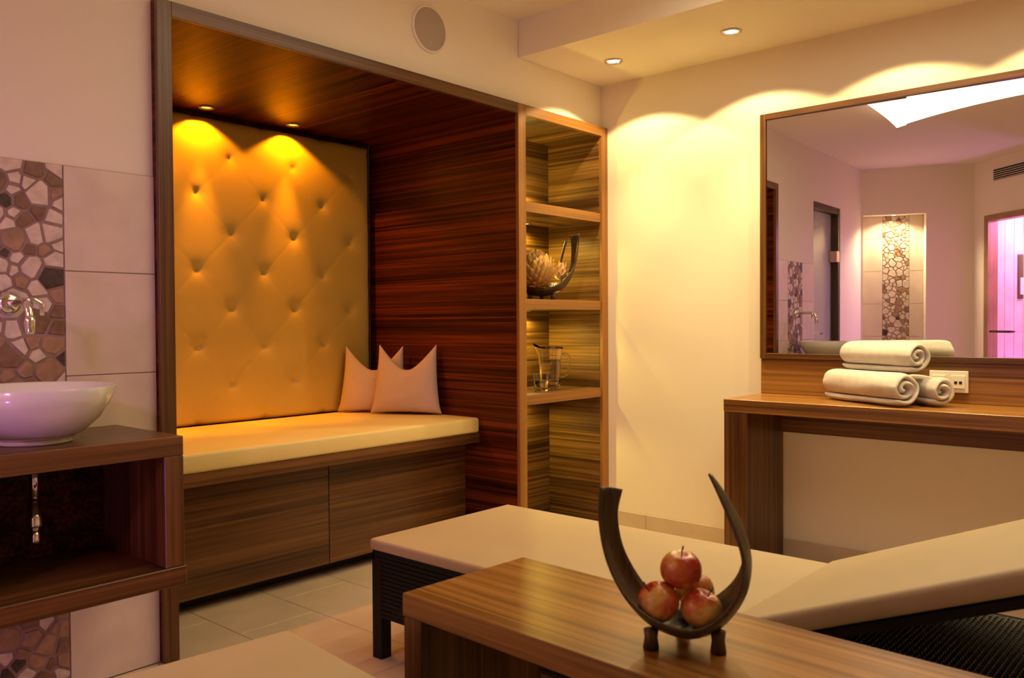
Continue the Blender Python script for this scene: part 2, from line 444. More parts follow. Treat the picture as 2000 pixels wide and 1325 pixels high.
for j in range(nz_):
    for i in range(nx_): bm.faces.new((grid[j][i], grid[j][i+1], grid[j+1][i+1], grid[j+1][i]))
rim = [grid[0][i] for i in range(nx_+1)]+[grid[j][nx_] for j in range(1, nz_+1)]+[grid[nz_][i] for i in range(nx_-1, -1, -1)]+[grid[j][0] for j in range(nz_-1, 0, -1)]
back = [bm.verts.new((v.co.x, NB-.001, v.co.z)) for v in rim]
for k in range(len(rim)):
    q = (k+1) % len(rim); bm.faces.new((rim[k], back[k], back[q], rim[q]))
bm.faces.new(back)
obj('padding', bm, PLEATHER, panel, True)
bme = None
for k in range(9):
    for j in range(8):
        if (k+j) % 2: continue
        x = bx-k*dx; z = bz+j*dz
        if not (PX0+.03 < x < PX1-.03 and PZ0+.03 < z < PZ1-.03): continue
        if bme is None:
            o = lathe('button', [(0, -.006), (.006, -.0045), (.009, 0), (.009, .003), (0, .004)], (0, 0, 0), PLEATHER, None, 12, 'Y'); bme = o.data
        else:
            o = D.objects.new('button', bme); COL.objects.link(o)
        o.parent = panel; o.location = Vector((x, 1.036+.0185, z))-panel.location

# throw pillows leaning in the corner
def pillow(name, label, w_, h_, t_, loc, rz, lean, chop):
    n = 22; bm = bmesh.new(); sides = []
    for sgn in (1, -1):
        g = []
        for j in range(n+1):
            row = []
            for i in range(n+1):
                u, v = 2*i/n-1, 2*j/n-1
                x = w_/2*u*(1-.07*(1-v*v))*(1-.17*((v+1)/2)**1.3)*(1+.07*max(0, -v)**10*abs(u)**6); z = h_/2*v*(1-.05*(1-u*u))
                z -= chop*h_*(1-max(0, abs(u)-.12)**1.25/.85)*((v+1)/2)**2.2
                th = t_/2*(max(0, (1-u*u)*(1-v*v)))**.42
                th *= 1-.35*((v+1)/2)**2
                wob = .006*noise.noise(Vector((u*2.1+loc[0]*9, v*2.3, sgn)))
                if 0 < i < n and 0 < j < n or sgn == 1: row.append(bm.verts.new((x, sgn*th+wob*(1 if th > .002 else 0), z+h_/2)))
                else: row.append(sides[0][j][i])
            g.append(row)
        sides.append(g)
        for j in range(n):
            for i in range(n): bm.faces.new((g[j][i], g[j][i+1], g[j+1][i+1], g[j+1][i]))
    o = obj(name, bm, FABRIC, None, True)
    o.location = loc; o.rotation_euler = (lean, 0, rz)
    sm = o.modifiers.new('smooth', 'SUBSURF'); sm.levels = 1; sm.render_levels = 1
    return tag(o, label, 'pillow', 'throw pillows on the niche bench')
pillow('throw_pillow', 'front beige throw pillow with chopped top, leaning on the walnut partition', .395, .385, .11, (-.892, .640, .640), R(-60), R(-7), .36)
pillow('throw_pillow', 'rear throw pillow half hidden behind the other, against the tufted panel', .39, .375, .10, (-.935, .852, .640), R(-50), R(-8), .36)

# ================================================================== LAMPS IN CEILING AND NICHE
def downlight(label, x, y_, z, lens, energy, beam, col, size, blend, group, rad=.045, rim_m=STEEL, bsize=R(76)):
    t = thing('recessed_downlight', label, 'lamp', (x, y_, z-.004), group)
    lathe('rim', [(rad*.70, -.001), (rad*.74, -.005), (rad*.95, -.006), (rad, -.002), (rad, .003), (rad*.70, .003)], (x, y_, z-.001), rim_m, t, 32)
    lathe('lens', [(0, 0), (rad*.69, 0)], (x, y_, z-.0015), lens, t, 24)
    light('lamp_bulb', 'SPOT', (x, y_, z-.012), energy, col, t, (x, y_, 0), spot_size=size, spot_blend=blend, shadow_soft_size=.015)
    light('lamp_beam', 'SPOT', (x, y_, z-.012), beam, col, t, (x, y_, 0), spot_size=bsize, spot_blend=.9, shadow_soft_size=.015)
    return t
G1 = 'downlights in the dropped ceiling'
for i, (yy, lb) in enumerate(((-.309, 'round ceiling downlight closest to the shelf niche corner'), (-.944, 'round ceiling downlight above the left edge of the mirror'),
                              (-1.58, 'round ceiling downlight at the top edge of the picture'), (-2.215, 'fourth ceiling downlight along the mirror wall'))):
    downlight(lb, -.343, yy, ZS, LENS_W, E_CEIL, E_BEAM, C_CEIL, R(123), .13, G1)
G2 = 'orange downlights in the niche ceiling'
for xx, lb in ((-1.347, 'orange niche downlight nearer the shelves'), (-1.82, 'orange niche downlight nearer the left post'), (-2.293, 'orange niche downlight hidden behind the left post')):
    downlight(lb, xx, .965, 2.135, LENS_O, E_NICHE, E_NBEAM, C_NICHE, R(122), .25, G2, .036, LAMPHOLE, R(34))
# small lamps let through each shelf: one lens below, one above
for (za, zb), lb, lx, up in zip(SHELVES, ('small warm lamp let into the top shelf above the leaf bowl', 'small warm lamp let into the middle shelf above the pitcher', 'small warm lamp let into the lowest shelf'), (-.33, -.33, -.40), (.8, .5, .8)):
    ly = .285
    t = thing('shelf_lamp', lb, 'lamp', (lx, ly, za), 'lamps let into the shelves')
    lathe('housing', [(.022, 0), (.030, 0), (.030, -.006), (.022, -.007)], (lx, ly, za), STEEL, t, 20)
    lathe('lens', [(0, -.004), (.022, -.004)], (lx, ly, za), LENS_S, t, 20)
    lathe('upper_lens', [(0, .002), (.020, .002), (.022, 0)], (lx, ly, zb+.0005), LENS_S, t, 20)
    light('lamp_bulb', 'SPOT', (lx, ly, za-.026), E_SHELF, C_SHELF, t, (lx, ly, 0), spot_size=R(165), spot_blend=.4, shadow_soft_size=.012)
    light('upper_bulb', 'SPOT', (lx, ly, zb+.022), E_SHELF*up, C_SHELF, t, (lx, ly, 3), spot_size=R(165), spot_blend=.4, shadow_soft_size=.012)

# loudspeaker on the wall
spk = thing('wall_speaker', 'round white flush wall loudspeaker above the niche', 'speaker', (-1.298, YP, 2.30))
lathe('rim', [(.093, 0), (.093, -.010), (.098, -.012), (.102, -.009), (.103, 0)], (-1.298, YP, 2.405), PLASTIC, spk, 48, 'Y')
lathe('grille', [(0, -.009), (.06, -.009), (.0935, -.007)], (-1.298, YP, 2.405), GRILLE, spk, 48, 'Y')

# ================================================================== THINGS ON THE SHELVES
def leaf_bowl(name, label, base, d, pts, feet, ns=48, nw=10, th=.004, group=None):
    """U-shaped palm-sheath bowl. pts: (s, z, width, twist, gutter, shift) along the centre line; s across the view, d depth"""
    t = thing(name, label, 'bowl', base, group)
    s_ = Vector((d.y, -d.x, 0)); P = spline(pts, ns); bm = bmesh.new(); g = []
    for i, (s, z, wd, tw, gu, sh) in enumerate(P):
        a = P[max(i-1, 0)]; b = P[min(i+1, ns)]
        tg = (s_*(b[0]-a[0])+Vector((0, 0, b[1]-a[1]))).normalized()
        inn = tg.cross(d).normalized()
        if i == 0: sgn = 1
        wdv = d*math.cos(tw)+inn*math.sin(tw); nv = inn*math.cos(tw)-d*math.sin(tw)
        row = []
        for k in range(nw+1):
            q = 2*k/nw-1
            row.append(bm.verts.new(Vector(base)+s_*s+Vector((0, 0, z))+d*sh+wdv*(q*wd/2)+nv*(gu*q*q)))
        g.append(row)
    for i in range(ns):
        for k in range(nw): bm.faces.new((g[i][k], g[i+1][k], g[i+1][k+1], g[i][k+1]))
    o = obj('sheath', bm, SHEATH, t, True)
    so = o.modifiers.new('thick', 'SOLIDIFY'); so.thickness = th; so.offset = -1
    for (fs, fd, fh) in feet:
        p = Vector(base)+s_*fs+d*fd
        bm = tube_bm([p+Vector((0, 0, .001)), p+Vector((0, 0, fh*.6)), p+Vector((0, 0, fh))], [.015, .012, .014], 10)
        obj('foot', bm, SHEATH, t, True)
    return t
d2 = Vector((.775, .631, 0))
leaf_bowl('leaf_bowl', 'curved palm-sheath bowl of dried decorations on the middle shelf', (-.385, .125, 1.237), d2,
          [(-.235, .30, .05, .5, .01, 0), (-.23, .20, .07, .3, .015, 0), (-.185, .10, .11, 0, .025, 0), (-.10, .040, .15, 0, .035, 0), (.01, .022, .16, 0, .038, 0),
           (.10, .050, .14, 0, .033, 0), (.155, .115, .10, 0, .022, 0), (.178, .19, .07, .35, .012, -.01), (.182, .27, .055, .7, .008, -.02), (.178, .345, .06, 1.0, .006, -.03)],
          [(-.06, -.02, .032), (.06, -.02, .036), (0, .035, .03)])
prong = spline([(.085, .10), (.080, .16), (.085, .215), (.098, .27), (.113, .322)], 16)
lb_ = [o for o in D.objects if o.name == 'leaf_bowl'][0]
s2_ = Vector((d2.y, -d2.x, 0)); pb_ = Vector((-.385, .125, 1.237))
obj('sheath_tip', tube_bm([pb_+s2_*(a+.02)+d2*.03+Vector((0, 0, b)) for a, b in prong], [.004+.004*k/16 for k in range(17)], 8), SHEATH, lb_, True)
# dried ball with overlapping petals
def petal_mesh(L, Wd, cup):
    bm = bmesh.new(); nu, nv = 5, 4; g = []
    for i in range(nu+1):
        a = i/nu; row = []
        for j in range(nv+1):
            b = 2*j/nv-1
            wdt = Wd*math.sin(math.pi*min(1, .18+.80*a))**.7
            row.append(bm.verts.new((b*wdt/2, L*a, cup*(1-b*b)+.25*L*a*a)))
        g.append(row)
    for i in range(nu):
        for j in range(nv): bm.faces.new((g[i][j], g[i+1][j], g[i+1][j+1], g[i][j+1]))
    me = D.meshes.new('petal'); bm.to_mesh(me); bm.free()
    for p in me.polygons: p.use_smooth = True
    return me
def petal_ball(name, label, cat, c, rad, n, L, Wd, core, pet, tilt, zmin=-1, zmax=1, axis=Vector((0, 0, 1)), squash=1.0):
    t = thing(name, label, cat, c)
    me = petal_mesh(L, Wd, .18*Wd); me.materials.append(pet)
    lathe('core', [(0, -rad*.93)]+[(rad*.93*math.sin(a), -rad*.93*math.cos(a)) for a in [math.pi*k/12 for k in range(1, 12)]]+[(0, rad*.93)], c, core, t, 20)
    rot = Vector((0, 0, 1)).rotation_difference(axis).to_matrix()
    for k in range(n):
        z = zmin+(zmax-zmin)*(k+.5)/n; ph = k*2.39996
        nrm = rot @ Vector((math.sqrt(max(0, 1-z*z))*math.cos(ph), math.sqrt(max(0, 1-z*z))*math.sin(ph), z))
        upv = rot @ Vector((0, 0, 1)); tn = (upv-nrm*upv.dot(nrm))
        tn = tn.normalized() if tn.length > .05 else nrm.orthogonal().normalized()
        side = tn.cross(nrm).normalized()
        yv = (tn*math.cos(tilt)+nrm*math.sin(tilt)); zv = side.cross(yv).normalized()
        o = D.objects.new('petal', me); COL.objects.link(o); o.parent = t
        mt = Matrix((side, yv, zv)).transposed().to_4x4(); mt.translation = nrm*rad*.92-yv*L*.35
        s = random.uniform(.85, 1.2); o.matrix_local = mt @ Matrix.Diagonal((s, s, s, 1))
    return t
petal_ball('dried_petal_ball', 'large brown ball of overlapping dried petals in the shelf bowl', 'decoration', (-.450, .112, 1.392), .094, 120, .046, .037, PETAL, PETAL, .06)
petal_ball('dried_flower', 'pale dried flower head beside the petal ball in the shelf bowl', 'decoration', (-.300, .070, 1.380), .036, 46, .046, .018, PETAL2, PETAL2, .55, -.5, 1, Vector((.1, -.2, 1)).normalized())
pod = thing('dried_pod', 'small pale dried seed pod with dark holes at the bowl bottom', 'decoration', (-.345, .07, 1.285))
dv = (CAMPOS-Vector((-.345, .07, 1.295))).normalized(); dv = (dv+Vector((0, 0, .7))).normalized()
rotq = Vector((0, 0, 1)).rotation_difference(dv).to_matrix()
bm = lathe_bm([(0, -.022), (.018, -.018), (.030, -.004), (.034, .010), (.030, .017), (.016, .021), (0, .022)], (0, 0, 0), 24)
bmesh.ops.transform(bm, matrix=rotq.to_4x4(), verts=bm.verts); bmesh.ops.translate(bm, vec=(-.345, .07, 1.298), verts=bm.verts)
obj('shell', bm, PODM, pod, True)
for k in range(14):
    rr = .0 if k == 0 else (.012 if k < 6 else .0235); a = k*2*math.pi/(5 if k < 6 else 8)
    bm = lathe_bm([(0, .0025), (.0034, .0015), (.0038, 0)], (rr*math.cos(a), rr*math.sin(a), .0225-rr*rr*7), 10)
    bmesh.ops.transform(bm, matrix=rotq.to_4x4(), verts=bm.verts); bmesh.ops.translate(bm, vec=(-.345, .07, 1.298), verts=bm.verts)
    obj('seed', bm, BLACK, pod, True)

# glass pitcher with water, and tumbler
pc = Vector((-.325, .12, .7615))
pit_t = thing('water_pitcher', 'clear glass pitcher of water with a handle on the lowest shelf', 'pitcher', pc)
def pitcher_bm():
    n = 48; outer = [(.045, .0), (.052, .003), (.0535, .02), (.0545, .06), (.058, .12), (.063, .18), (.068, .215), (.070, .228)]
    inner = [(.066, .228), (.0645, .215), (.0595, .18), (.0545, .12), (.051, .06), (.0495, .022), (.0, .018)]
    bm = bmesh.new(); rings = []
    ang0 = math.atan2(.75, -.66)+.15
    for (r_, z) in [(0, 0)]+outer+inner:
        if r_ == 0: rings.append([bm.verts.new((pc.x, pc.y, pc.z+z))]); continue
        ring = []
        for k in range(n):
            a = 2*math.pi*k/n; da = (a-ang0+math.pi) % (2*math.pi)-math.pi
            f = max(0, (z-.16)/.068); sp = math.exp(-(da/.42)**2)*f*f
            rr = r_*(1+.38*sp); zz = z+.022*sp
            ring.append(bm.verts.new((pc.x+rr*math.cos(a), pc.y+rr*math.sin(a), pc.z+zz)))
        rings.append(ring)
    for a, b in zip(rings, rings[1:]):
        for k in range(n):
            q = (k+1) % n
            if len(a) == 1: bm.faces.new((a[0], b[k], b[q]))
            elif len(b) == 1: bm.faces.new((a[k], a[q], b[0]))
            else: bm.faces.new((a[k], a[q], b[q], b[k]))
    return bm
obj('body', pitcher_bm(), GLASS, pit_t, True)
hx = Vector((.66, -.75, 0)); hb = pc
hp = spline([tuple(hb+hx*.062+Vector((0, 0, .185))), tuple(hb+hx*.085+Vector((0, 0, .190))), tuple(hb+hx*.103+Vector((0, 0, .17))), tuple(hb+hx*.103+Vector((0, 0, .11))), tuple(hb+hx*.088+Vector((0, 0, .078))), tuple(hb+hx*.056+Vector((0, 0, .066)))], 24)
obj('handle', tube_bm(hp, .0062, 12), GLASS, pit_t, True)
lathe('water', [(0, .0185), (.0490, .0225), (.0505, .06), (.0540, .12), (.0570, .162), (0, .162)], pc, WATER, pit_t, 40)
def tumbler(label, c):
    t = thing('glass_tumbler', label, 'glass', c, 'glass tumblers')
    n = 10; bm = bmesh.new()
    lathe_bm([(0, 0), (.033, 0), (.037, .01), (.040, .05), (.046, .092), (.043, .092), (.037, .05), (.034, .022), (0, .020)], c, n, bm)
    o = obj('body', bm, GLASS, t)
    lathe('water', [(0, .0205), (.0338, .0225), (.0368, .05), (.038, .058), (0, .058)], c, WATER, t, n)
tumbler('short faceted glass tumbler standing beside the pitcher', (-.455, .075, .7615))

# ================================================================== RIGHT WALL: TABLE, MIRROR, TOWELS
T0, T1 = -.935, -2.95
tab = thing('dressing_table', 'walnut dressing table with thick slab leg below the wall mirror', 'table', (-.2, -1.9, 0))
box('table_top', (-.403, T1, .718), (-.014, T0, .775), TOPW, tab)
box('leg', (-.400, T0-.108, .0), (-.014, T0-.001, .7175), W['Z'], tab)
box('leg', (-.400, T1+.001, .0), (-.014, T1+.108, .7175), W['Z'], tab)
box('apron', (-.040, T1+.1085, .600), (-.014, T0-.1085, .7175), W['Y'], tab)
back_b = tag(box('backsplash_board', (-.024, T1, .7755), (0, T0-.001, .9415), TOPW), 'walnut board along the wall between dressing table and mirror', 'panel')
mir = thing('wall_mirror', 'wide three-panel wall mirror in a thin walnut frame', 'mirror', (-.02, -1.9, .942))
box('frame_side', (-.036, T0-.029, .9425), (0, T0-.001, 2.103), W['Z'], mir, bev=.001)
box('frame_side', (-.036, T1, .9425), (0, T1+.028, 2.103), W['Z'], mir, bev=.001)
box('frame_top', (-.036, T1+.0285, 2.075), (0, T0-.0295, 2.103), W['Y'], mir, bev=.001)
box('frame_bottom', (-.036, T1+.0285, .9425), (0, T0-.0295, .968), W['Y'], mir, bev=.001)
pw = (T0-.0295-(T1+.0285))/3
edges = [T0-.0295, -1.592, -2.25, T1+.0285]
for ya, yb in zip(edges, edges[1:]):
    # each pane sits at a slight angle in the frame
    th = .021; xc = -.018; ym = (ya-.002+yb+.002)/2; hw = (ya-yb)/2-.002
    bm = bmesh.new(); vv = []
    for z in (.9685, 2.0745):
        for (yy, off) in ((ym-hw, -.002), (ym+hw, -.002), (ym+hw, .002), (ym-hw, .002)):
            vv.append(bm.verts.new((xc-(yy-ym)*th+off, yy, z)))
    for f in ((0,3,2,1),(4,5,6,7),(0,1,5,4),(1,2,6,5),(2,3,7,6),(3,0,4,7)): bm.faces.new([vv[i] for i in f])
    obj('mirror_pane', bm, MIRROR, mir)
box('backing', (-.0045, T1+.0285, .9685), (0, T0-.0295, 2.0745), BLACK, mir, bev=0)

sock = thing('wall_socket', 'white double socket plate on the board beside the towels', 'socket', (-.0245, -1.764, .865))
box('plate', (-.034, -1.838, .820), (-.0245, -1.690, .910), PLASTIC, sock, bev=.002)
for yy in (-1.801, -1.727):
    ins = box('insert', (-.0375, yy-.026, .838), (-.0345, yy+.026, .892), PLASTIC, sock, bev=.001)
    for q in ((-.009, .009) if yy < -1.75 else ()):
        box('port', (-.0385, yy+q-.0055, .857), (-.0378, yy+q+.0055, .868), BLACK, ins, bev=0)

def towel(label, front, ax, L, rad, squash, roll, seed, rz_tail=0):
    """rolled towel: spiral sheet extruded along ax from the front end backwards"""
    ax = Vector(ax).normalized(); side = ax.cross(Vector((0, 0, 1))).normalized(); up = Vector((0, 0, 1))
    turns = 2.05; ns = 84; th = rad*.32; r_in = rad*.13; nl = 18
    bm = bmesh.new(); prev = None; first = None
    loopn = 2*(ns+1)
    for l in range(nl+1):
        f = l/nl; endf = min(f, 1-f)*nl
        rnd_ = 1-.07*math.exp(-endf/.8); tk = th*(1-.42*math.exp(-endf/.5))
        outer, inner = [], []
        for i in range(ns+1):
            t_ = i/ns; a = roll+t_*turns*2*math.pi
            rc = r_in+(rad-r_in-th/2)*t_
            wob = 1+.10*noise.noise(Vector((math.cos(a)*1.1, math.sin(a)*1.1+seed, f*2.2+t_*1.2)))
            tt = tk*(.5 if i in (0, ns) else 1)
            lo = .022*noise.noise(Vector((t_*5, seed*3, 0)))
            for lst, off in ((outer, tt/2), (inner, -tt/2)):
                rr = (rc*rnd_ if t_ > .6 else rc)+off
                rr *= wob
                p = Vector(front)-ax*(f*L+lo*(1 if l == 0 else 0))+side*(rr*math.cos(a))+up*(rr*math.sin(a)*squash)
                lst.append(bm.verts.new(p))
        ring = outer+inner[::-1]
        if prev:
            for k in range(loopn): bm.faces.new((prev[k], prev[(k+1) % loopn], ring[(k+1) % loopn], ring[k]))
        else: first = ring
        prev = ring
    for ring in (first, prev):
        for i in range(ns): bm.faces.new((ring[i], ring[i+1], ring[loopn-2-i], ring[loopn-1-i]))
    o = obj('rolled_towel', bm, TOWEL, None, True)
    sm = o.modifiers.new('smooth', 'SUBSURF'); sm.levels = 1; sm.render_levels = 1
    return tag(o, label, 'towel', 'rolled white towels on the dressing table')
AX = (-.52, -.85, 0)
towel('rolled white towel lying at the bottom left of the towel pile', (-.338, -1.690, .775+.076), AX, .455, .080, .95, R(-70), 1.3)
towel('rolled white towel at the bottom right, next to the socket plate', (-.240, -1.797, .775+.067), (-.66, -.75, 0), .24, .069, .97, R(-60), 4.1)
towel('rolled white towel resting on top of the other two', (-.268, -1.715, .775+.203), (-.50, -.86, 0), .41, .076, .90, R(-75), 7.7)

# ================================================================== WASHSTAND
van = thing('washstand', 'wall-hung walnut washstand with open shelf below the basin', 'washstand', (-3.0, -.2, .378))
VX0, VX1, VF = -3.33, -2.675, -.427
box('counter_top', (VX0, VF, .748), (VX1, -.002, .803), W['X'], van)
box('side_panel', (VX1-.056, VF, .4325), (VX1, -.002, .7475), W['Z'], van)
box('side_panel', (VX0, VF, .4325), (VX0+.056, -.002, .7475), W['Z'], van)
box('lower_shelf', (VX0, VF-.004, .378), (VX1+.004, -.002, .432), W['X'], van)
box('back_board', (VX0+.0565, -.02, .4325), (VX1-.0565, -.002, .7475), PANEL, van)  # darker wood than the stand: shade of the open interior put into the colour
bc = (-3.0, -.240, .8035)
bas = thing('wash_basin', 'round white ceramic bowl basin on the washstand', 'basin', bc)
lathe('bowl', [(0, .012), (.075, .012), (.088, .010), (.120, .026), (.160, .062), (.188, .105), (.204, .150), (.200, .1525), (.194, .150), (.176, .105), (.145, .062), (.09, .034), (.03, .026), (0, .025)], bc, CERAMIC, bas, 72)
lathe('foot_ring', [(.072, .0135), (.072, 0), (.090, 0), (.093, .004), (.092, .014)], bc, CERAMIC, bas, 56)
lathe('drain', [(0, .0285), (.02, .0285), (.022, .0265)], bc, CHROME, bas, 20)
fa = thing('wall_faucet', 'chrome wall-mounted faucet with curved spout above the basin', 'faucet', (-2.985, 0, 1.18))
lathe('flange', [(0, -.024), (.02, -.024), (.031, -.016), (.034, -.002), (.034, 0)], (-2.985, -.002, 1.185), CHROME, fa, 28, 'Y')
fp = spline([(-2.985, -.02, 1.185), (-2.985, -.06, 1.185), (-2.985, -.11, 1.187), (-2.985, -.145, 1.183), (-2.985, -.165, 1.165), (-2.985, -.172, 1.140)], 24)
obj('spout', tube_bm(fp, .0105, 16), CHROME, fa, True)
lathe('aerator', [(0, -.046), (.011, -.046), (.013, -.040), (.0145, -.012), (.0125, .004), (0, .006)], (-2.985, -.1735, 1.143), CHROME, fa, 20)
obj('lever', tube_bm([(-2.985, -.150, 1.192), (-2.963, -.150, 1.192), (-2.946, -.152, 1.180), (-2.946, -.152, 1.148)], [.006, .007, .0075, .007], 12), CHROME, fa, True)
dr = thing('drain_pipe', 'chrome drain pipe hanging under the washstand top', 'pipe', (-2.99, -.2, .52))
lathe('pipe', [(0, .7475), (.0125, .7475), (.0125, .632), (0, .632)], (-2.99, -.2, 0), CHROME, dr, 20)
lathe('sleeve', [(.0125, .634), (.0165, .634), (.0205, .572), (.0215, .566), (0, .566)], (-2.99, -.2, 0), CHROME, dr, 20)
lathe('tail_pipe', [(0, .566), (.0145, .566), (.0145, .528), (.0155, .522), (0, .520)], (-2.99, -.2, 0), CHROME, dr, 20)
lathe('outlet', [(.012, -.16), (.012, 0)], (-2.99, -.021, .540), CHROME, dr, 16, 'Y')

# ================================================================== LOUNGERS AND LOW TABLE
def rounded_slab(name, a, b, r_, mat, parent, seg=3):
    return box(name, a, b, mat, parent, bev=r_, seg=seg, smooth=True)
def lounger(label, loc, rz):
    t = thing('sun_lounger', label, 'lounger', (0, 0, 0), 'loungers')
    hw = .339; L = 2.02
    rounded_slab('seat_pad', (-.35, -1.302, .363), (.35, .004, .402), .012, MATT, t)
    bk = rounded_slab('back_pad', (-.35, -.78, 0), (.35, .0, .050), .014, MATT, t)
    bk.location = (0, -1.295, .360); bk.rotation_euler = (R(-22), 0, 0)
    fr = box('back_frame', (-.335, -.76, -.026), (.335, -.02, -.002), WICKER, t, bev=.004)
    fr.location = (0, -1.295, .360); fr.rotation_euler = (R(-22), 0, 0)
    # woven frame: rails plus a lattice of thin bands on every side
    box('seat_deck', (-hw+.012, -L+.012, .330), (hw-.012, -.012, .352), WICKER, t, bev=0)
    box('top_rail', (-hw, -1.29, .3525), (hw, .0, .3625), WICKER, t, bev=.002)
    def weave(x0, y0, x1, y1):
        bm = bmesh.new(); ln = math.hypot(x1-x0, y1-y0); al = abs(y1-y0) > abs(x1-x0)
        z = .141
        while z < .352:
            zz = min(z+.0105, .353)
            addbox(bm, (x0, y0, z), (x1 if al is False else x0+.004, y1 if al else y0+.004, zz)); z += .0145
        s = 0
        while s < ln:
            e_ = min(s+.0105, ln)
            if al: addbox(bm, (x0+.004 if x0 < 0 else x0-.004, y0-s, .141), (x0+.007 if x0 < 0 else x0-.003, y0-e_, .352))
            else: addbox(bm, (x0+s, y0+.004, .141), (x0+e_, y0+.007, .352))
            s += .0145
        o = obj('wicker_weave', bm, WICKER, t); o['kind'] = 'stuff'
    weave(-hw, 0, -hw, -L); weave(hw-.007, 0, hw-.007, -L); weave(-hw, -L, hw, -L); weave(-hw, -.009, hw, -.009)
    bm = bmesh.new(); yk = -1.31; row = 0
    while yk > -L+.03:
        xk = -hw+.03+(.009 if row % 2 else 0)
        while xk < hw-.03:
            top = bm.verts.new((xk, yk, .3575)); ring = [bm.verts.new((xk+.0062*math.cos(q), yk+.0045*math.sin(q), .3522)) for q in [k*math.pi/3 for k in range(6)]]
            mid = [bm.verts.new((xk+.0042*math.cos(q), yk+.003*math.sin(q), .3563)) for q in [k*math.pi/3 for k in range(6)]]
            for k in range(6):
                bm.faces.new((ring[k], ring[(k+1) % 6], mid[(k+1) % 6], mid[k])); bm.faces.new((mid[k], mid[(k+1) % 6], top))
            xk += .018
        yk -= .013; row += 1
    o = obj('wicker_knots', bm, KNOT, t, True); o['kind'] = 'stuff'
    for sx in (-1, 1):
        for yy in (-.044, -L):
            xa = -hw if sx < 0 else hw-.042
            box('leg', (xa-.002, yy-.002, 0), (xa+.042, yy+.044, .328), WICKER, t, bev=.002)
    t.location = loc; t.rotation_euler = (0, 0, rz)
    return t
lounger('cream cushioned lounger with dark wicker base between low table and mirror wall', (-1.714, -.50, 0), 0)
lounger('cream lounger with only its foot end showing at the bottom left', (-3.075, -.985, 0), R(-5.5))

ct = thing('low_table', 'low walnut side table holding the bowl of apples', 'table', (0, 0, 0))
box('table_top', (-.197, -1.40, .470), (.197, 0, .520), TOPW, ct)
box('leg', (-.195, -.062, 0), (.195, -.002, .4695), W['Z'], ct)
box('leg', (-.195, -1.398, 0), (.195, -1.338, .4695), W['Z'], ct)
ct.location = (-2.424, -1.309, 0); ct.rotation_euler = (0, 0, R(-2.6))

d1 = Vector((.867, .499, 0)).normalized(); b1 = Vector((-2.485, -1.93, .5205))
leaf_bowl('leaf_bowl', 'U-shaped dark palm-sheath bowl of apples on the low table', tuple(b1), d1,
          [(-.138, .290, .050, 1.0, .012, 0), (-.145, .235, .046, .85, .011, 0), (-.135, .160, .060, .55, .012, 0), (-.104, .085, .10, .2, .02, 0), (-.055, .033, .135, 0, .03, 0),
           (.014, .016, .145, 0, .034, 0), (.072, .042, .135, 0, .03, 0), (.113, .10, .120, -.05, .02, 0), (.123, .165, .10, -.1, .012, 0), (.105, .225, .072, -.2, .006, 0), (.074, .283, .034, -.3, .003, 0), (.049, .321, .006, -.35, 0, 0)],
          [(-.058, -.03, .036), (.062, -.03, .040), (0, .05, .034)], th=.0045)
s1 = Vector((d1.y, -d1.x, 0))
def apple(label, s, z, dpt, rad, tilt, seed):
    c = b1+s1*s+d1*dpt+Vector((0, 0, z))
    t = thing('apple', label, 'apple', c, 'apples in the bowl')
    prof = []
    for k in range(25):
        a = math.pi*k/24
        rr = rad*math.sin(a)*(1.0+.04*math.cos(a)); zz = -rad*.93*math.cos(a)
        zz -= rad*.26*math.exp(-((math.pi-a)/.36)**2); zz += rad*.16*math.exp(-(a/.30)**2)
        prof.append((max(rr, 0) if 0 < k < 24 else 0, zz))
    bm = lathe_bm(prof, (0, 0, 0), 32); rm = Matrix.Rotation(tilt[0], 4, 'X') @ Matrix.Rotation(tilt[1], 4, 'Y')
    bmesh.ops.transform(bm, matrix=rm, verts=bm.verts); bmesh.ops.translate(bm, vec=c, verts=bm.verts)
    obj('flesh', bm, applemat('apple_skin', seed), t, True)
    bm = tube_bm([(0, 0, rad*.62), (.001, .001, rad*.85), (.006, .002, rad*1.13)], [.0012, .0012, .0018], 8)
    bmesh.ops.transform(bm, matrix=rm, verts=bm.verts); bmesh.ops.translate(bm, vec=c, verts=bm.verts)
    obj('stem', bm, DOORW, t, True)
apple('apple with yellow and red skin on top of the pile in the bowl', -.004, .141, .0, .0385, (R(8), R(-6)), 2.2)
apple('red apple at the lower left of the bowl pile', -.046, .083, -.016, .0395, (R(-25), R(-30)), 5.4)
apple('red apple with a yellow patch at the lower right of the bowl pile', .033, .075, -.016, .0385, (R(25), R(10)), 9.1)
apple('apple mostly hidden behind the other three in the bowl', .022, .088, .052, .037, (R(0), R(20)), 12.3)

# ================================================================== SEEN IN THE MIRROR
# frosted glass door in the back wall
door = tag(D.objects.new('door_1', None), kind='structure'); COL.objects.link(door); door.location = (-3.78, .1, 0)
box('door_frame', (-4.13, .012, 0), (-4.085, .125, 2.1545), DOORW, door); box('door_frame', (-4.085, .012, 2.10), (-3.43, .125, 2.1545), DOORW, door)
box('door_frame', (-3.475, .05, 0), (-3.431, .125, 2.0995), DOORW, door)
gl = box('glass_leaf', (-4.084, .075, .008), (-3.476, .085, 2.098), FROST, door, bev=.001)
for z in (.35, 1.66): box('hinge', (-4.11, .006, z), (-4.03, .0745, z+.10), PINKM, gl, bev=.002)
hd = box('handle_plate', (-3.59, .064, .98), (-3.49, .0745, 1.06), PLASTIC, gl, bev=.002)
obj('handle', tube_bm([(-3.53, .062, 1.01), (-3.53, .02, 1.01), (-3.55, .012, 1.01), (-3.66, .012, 1.01)], .008, 10), CHROME, gl, True)
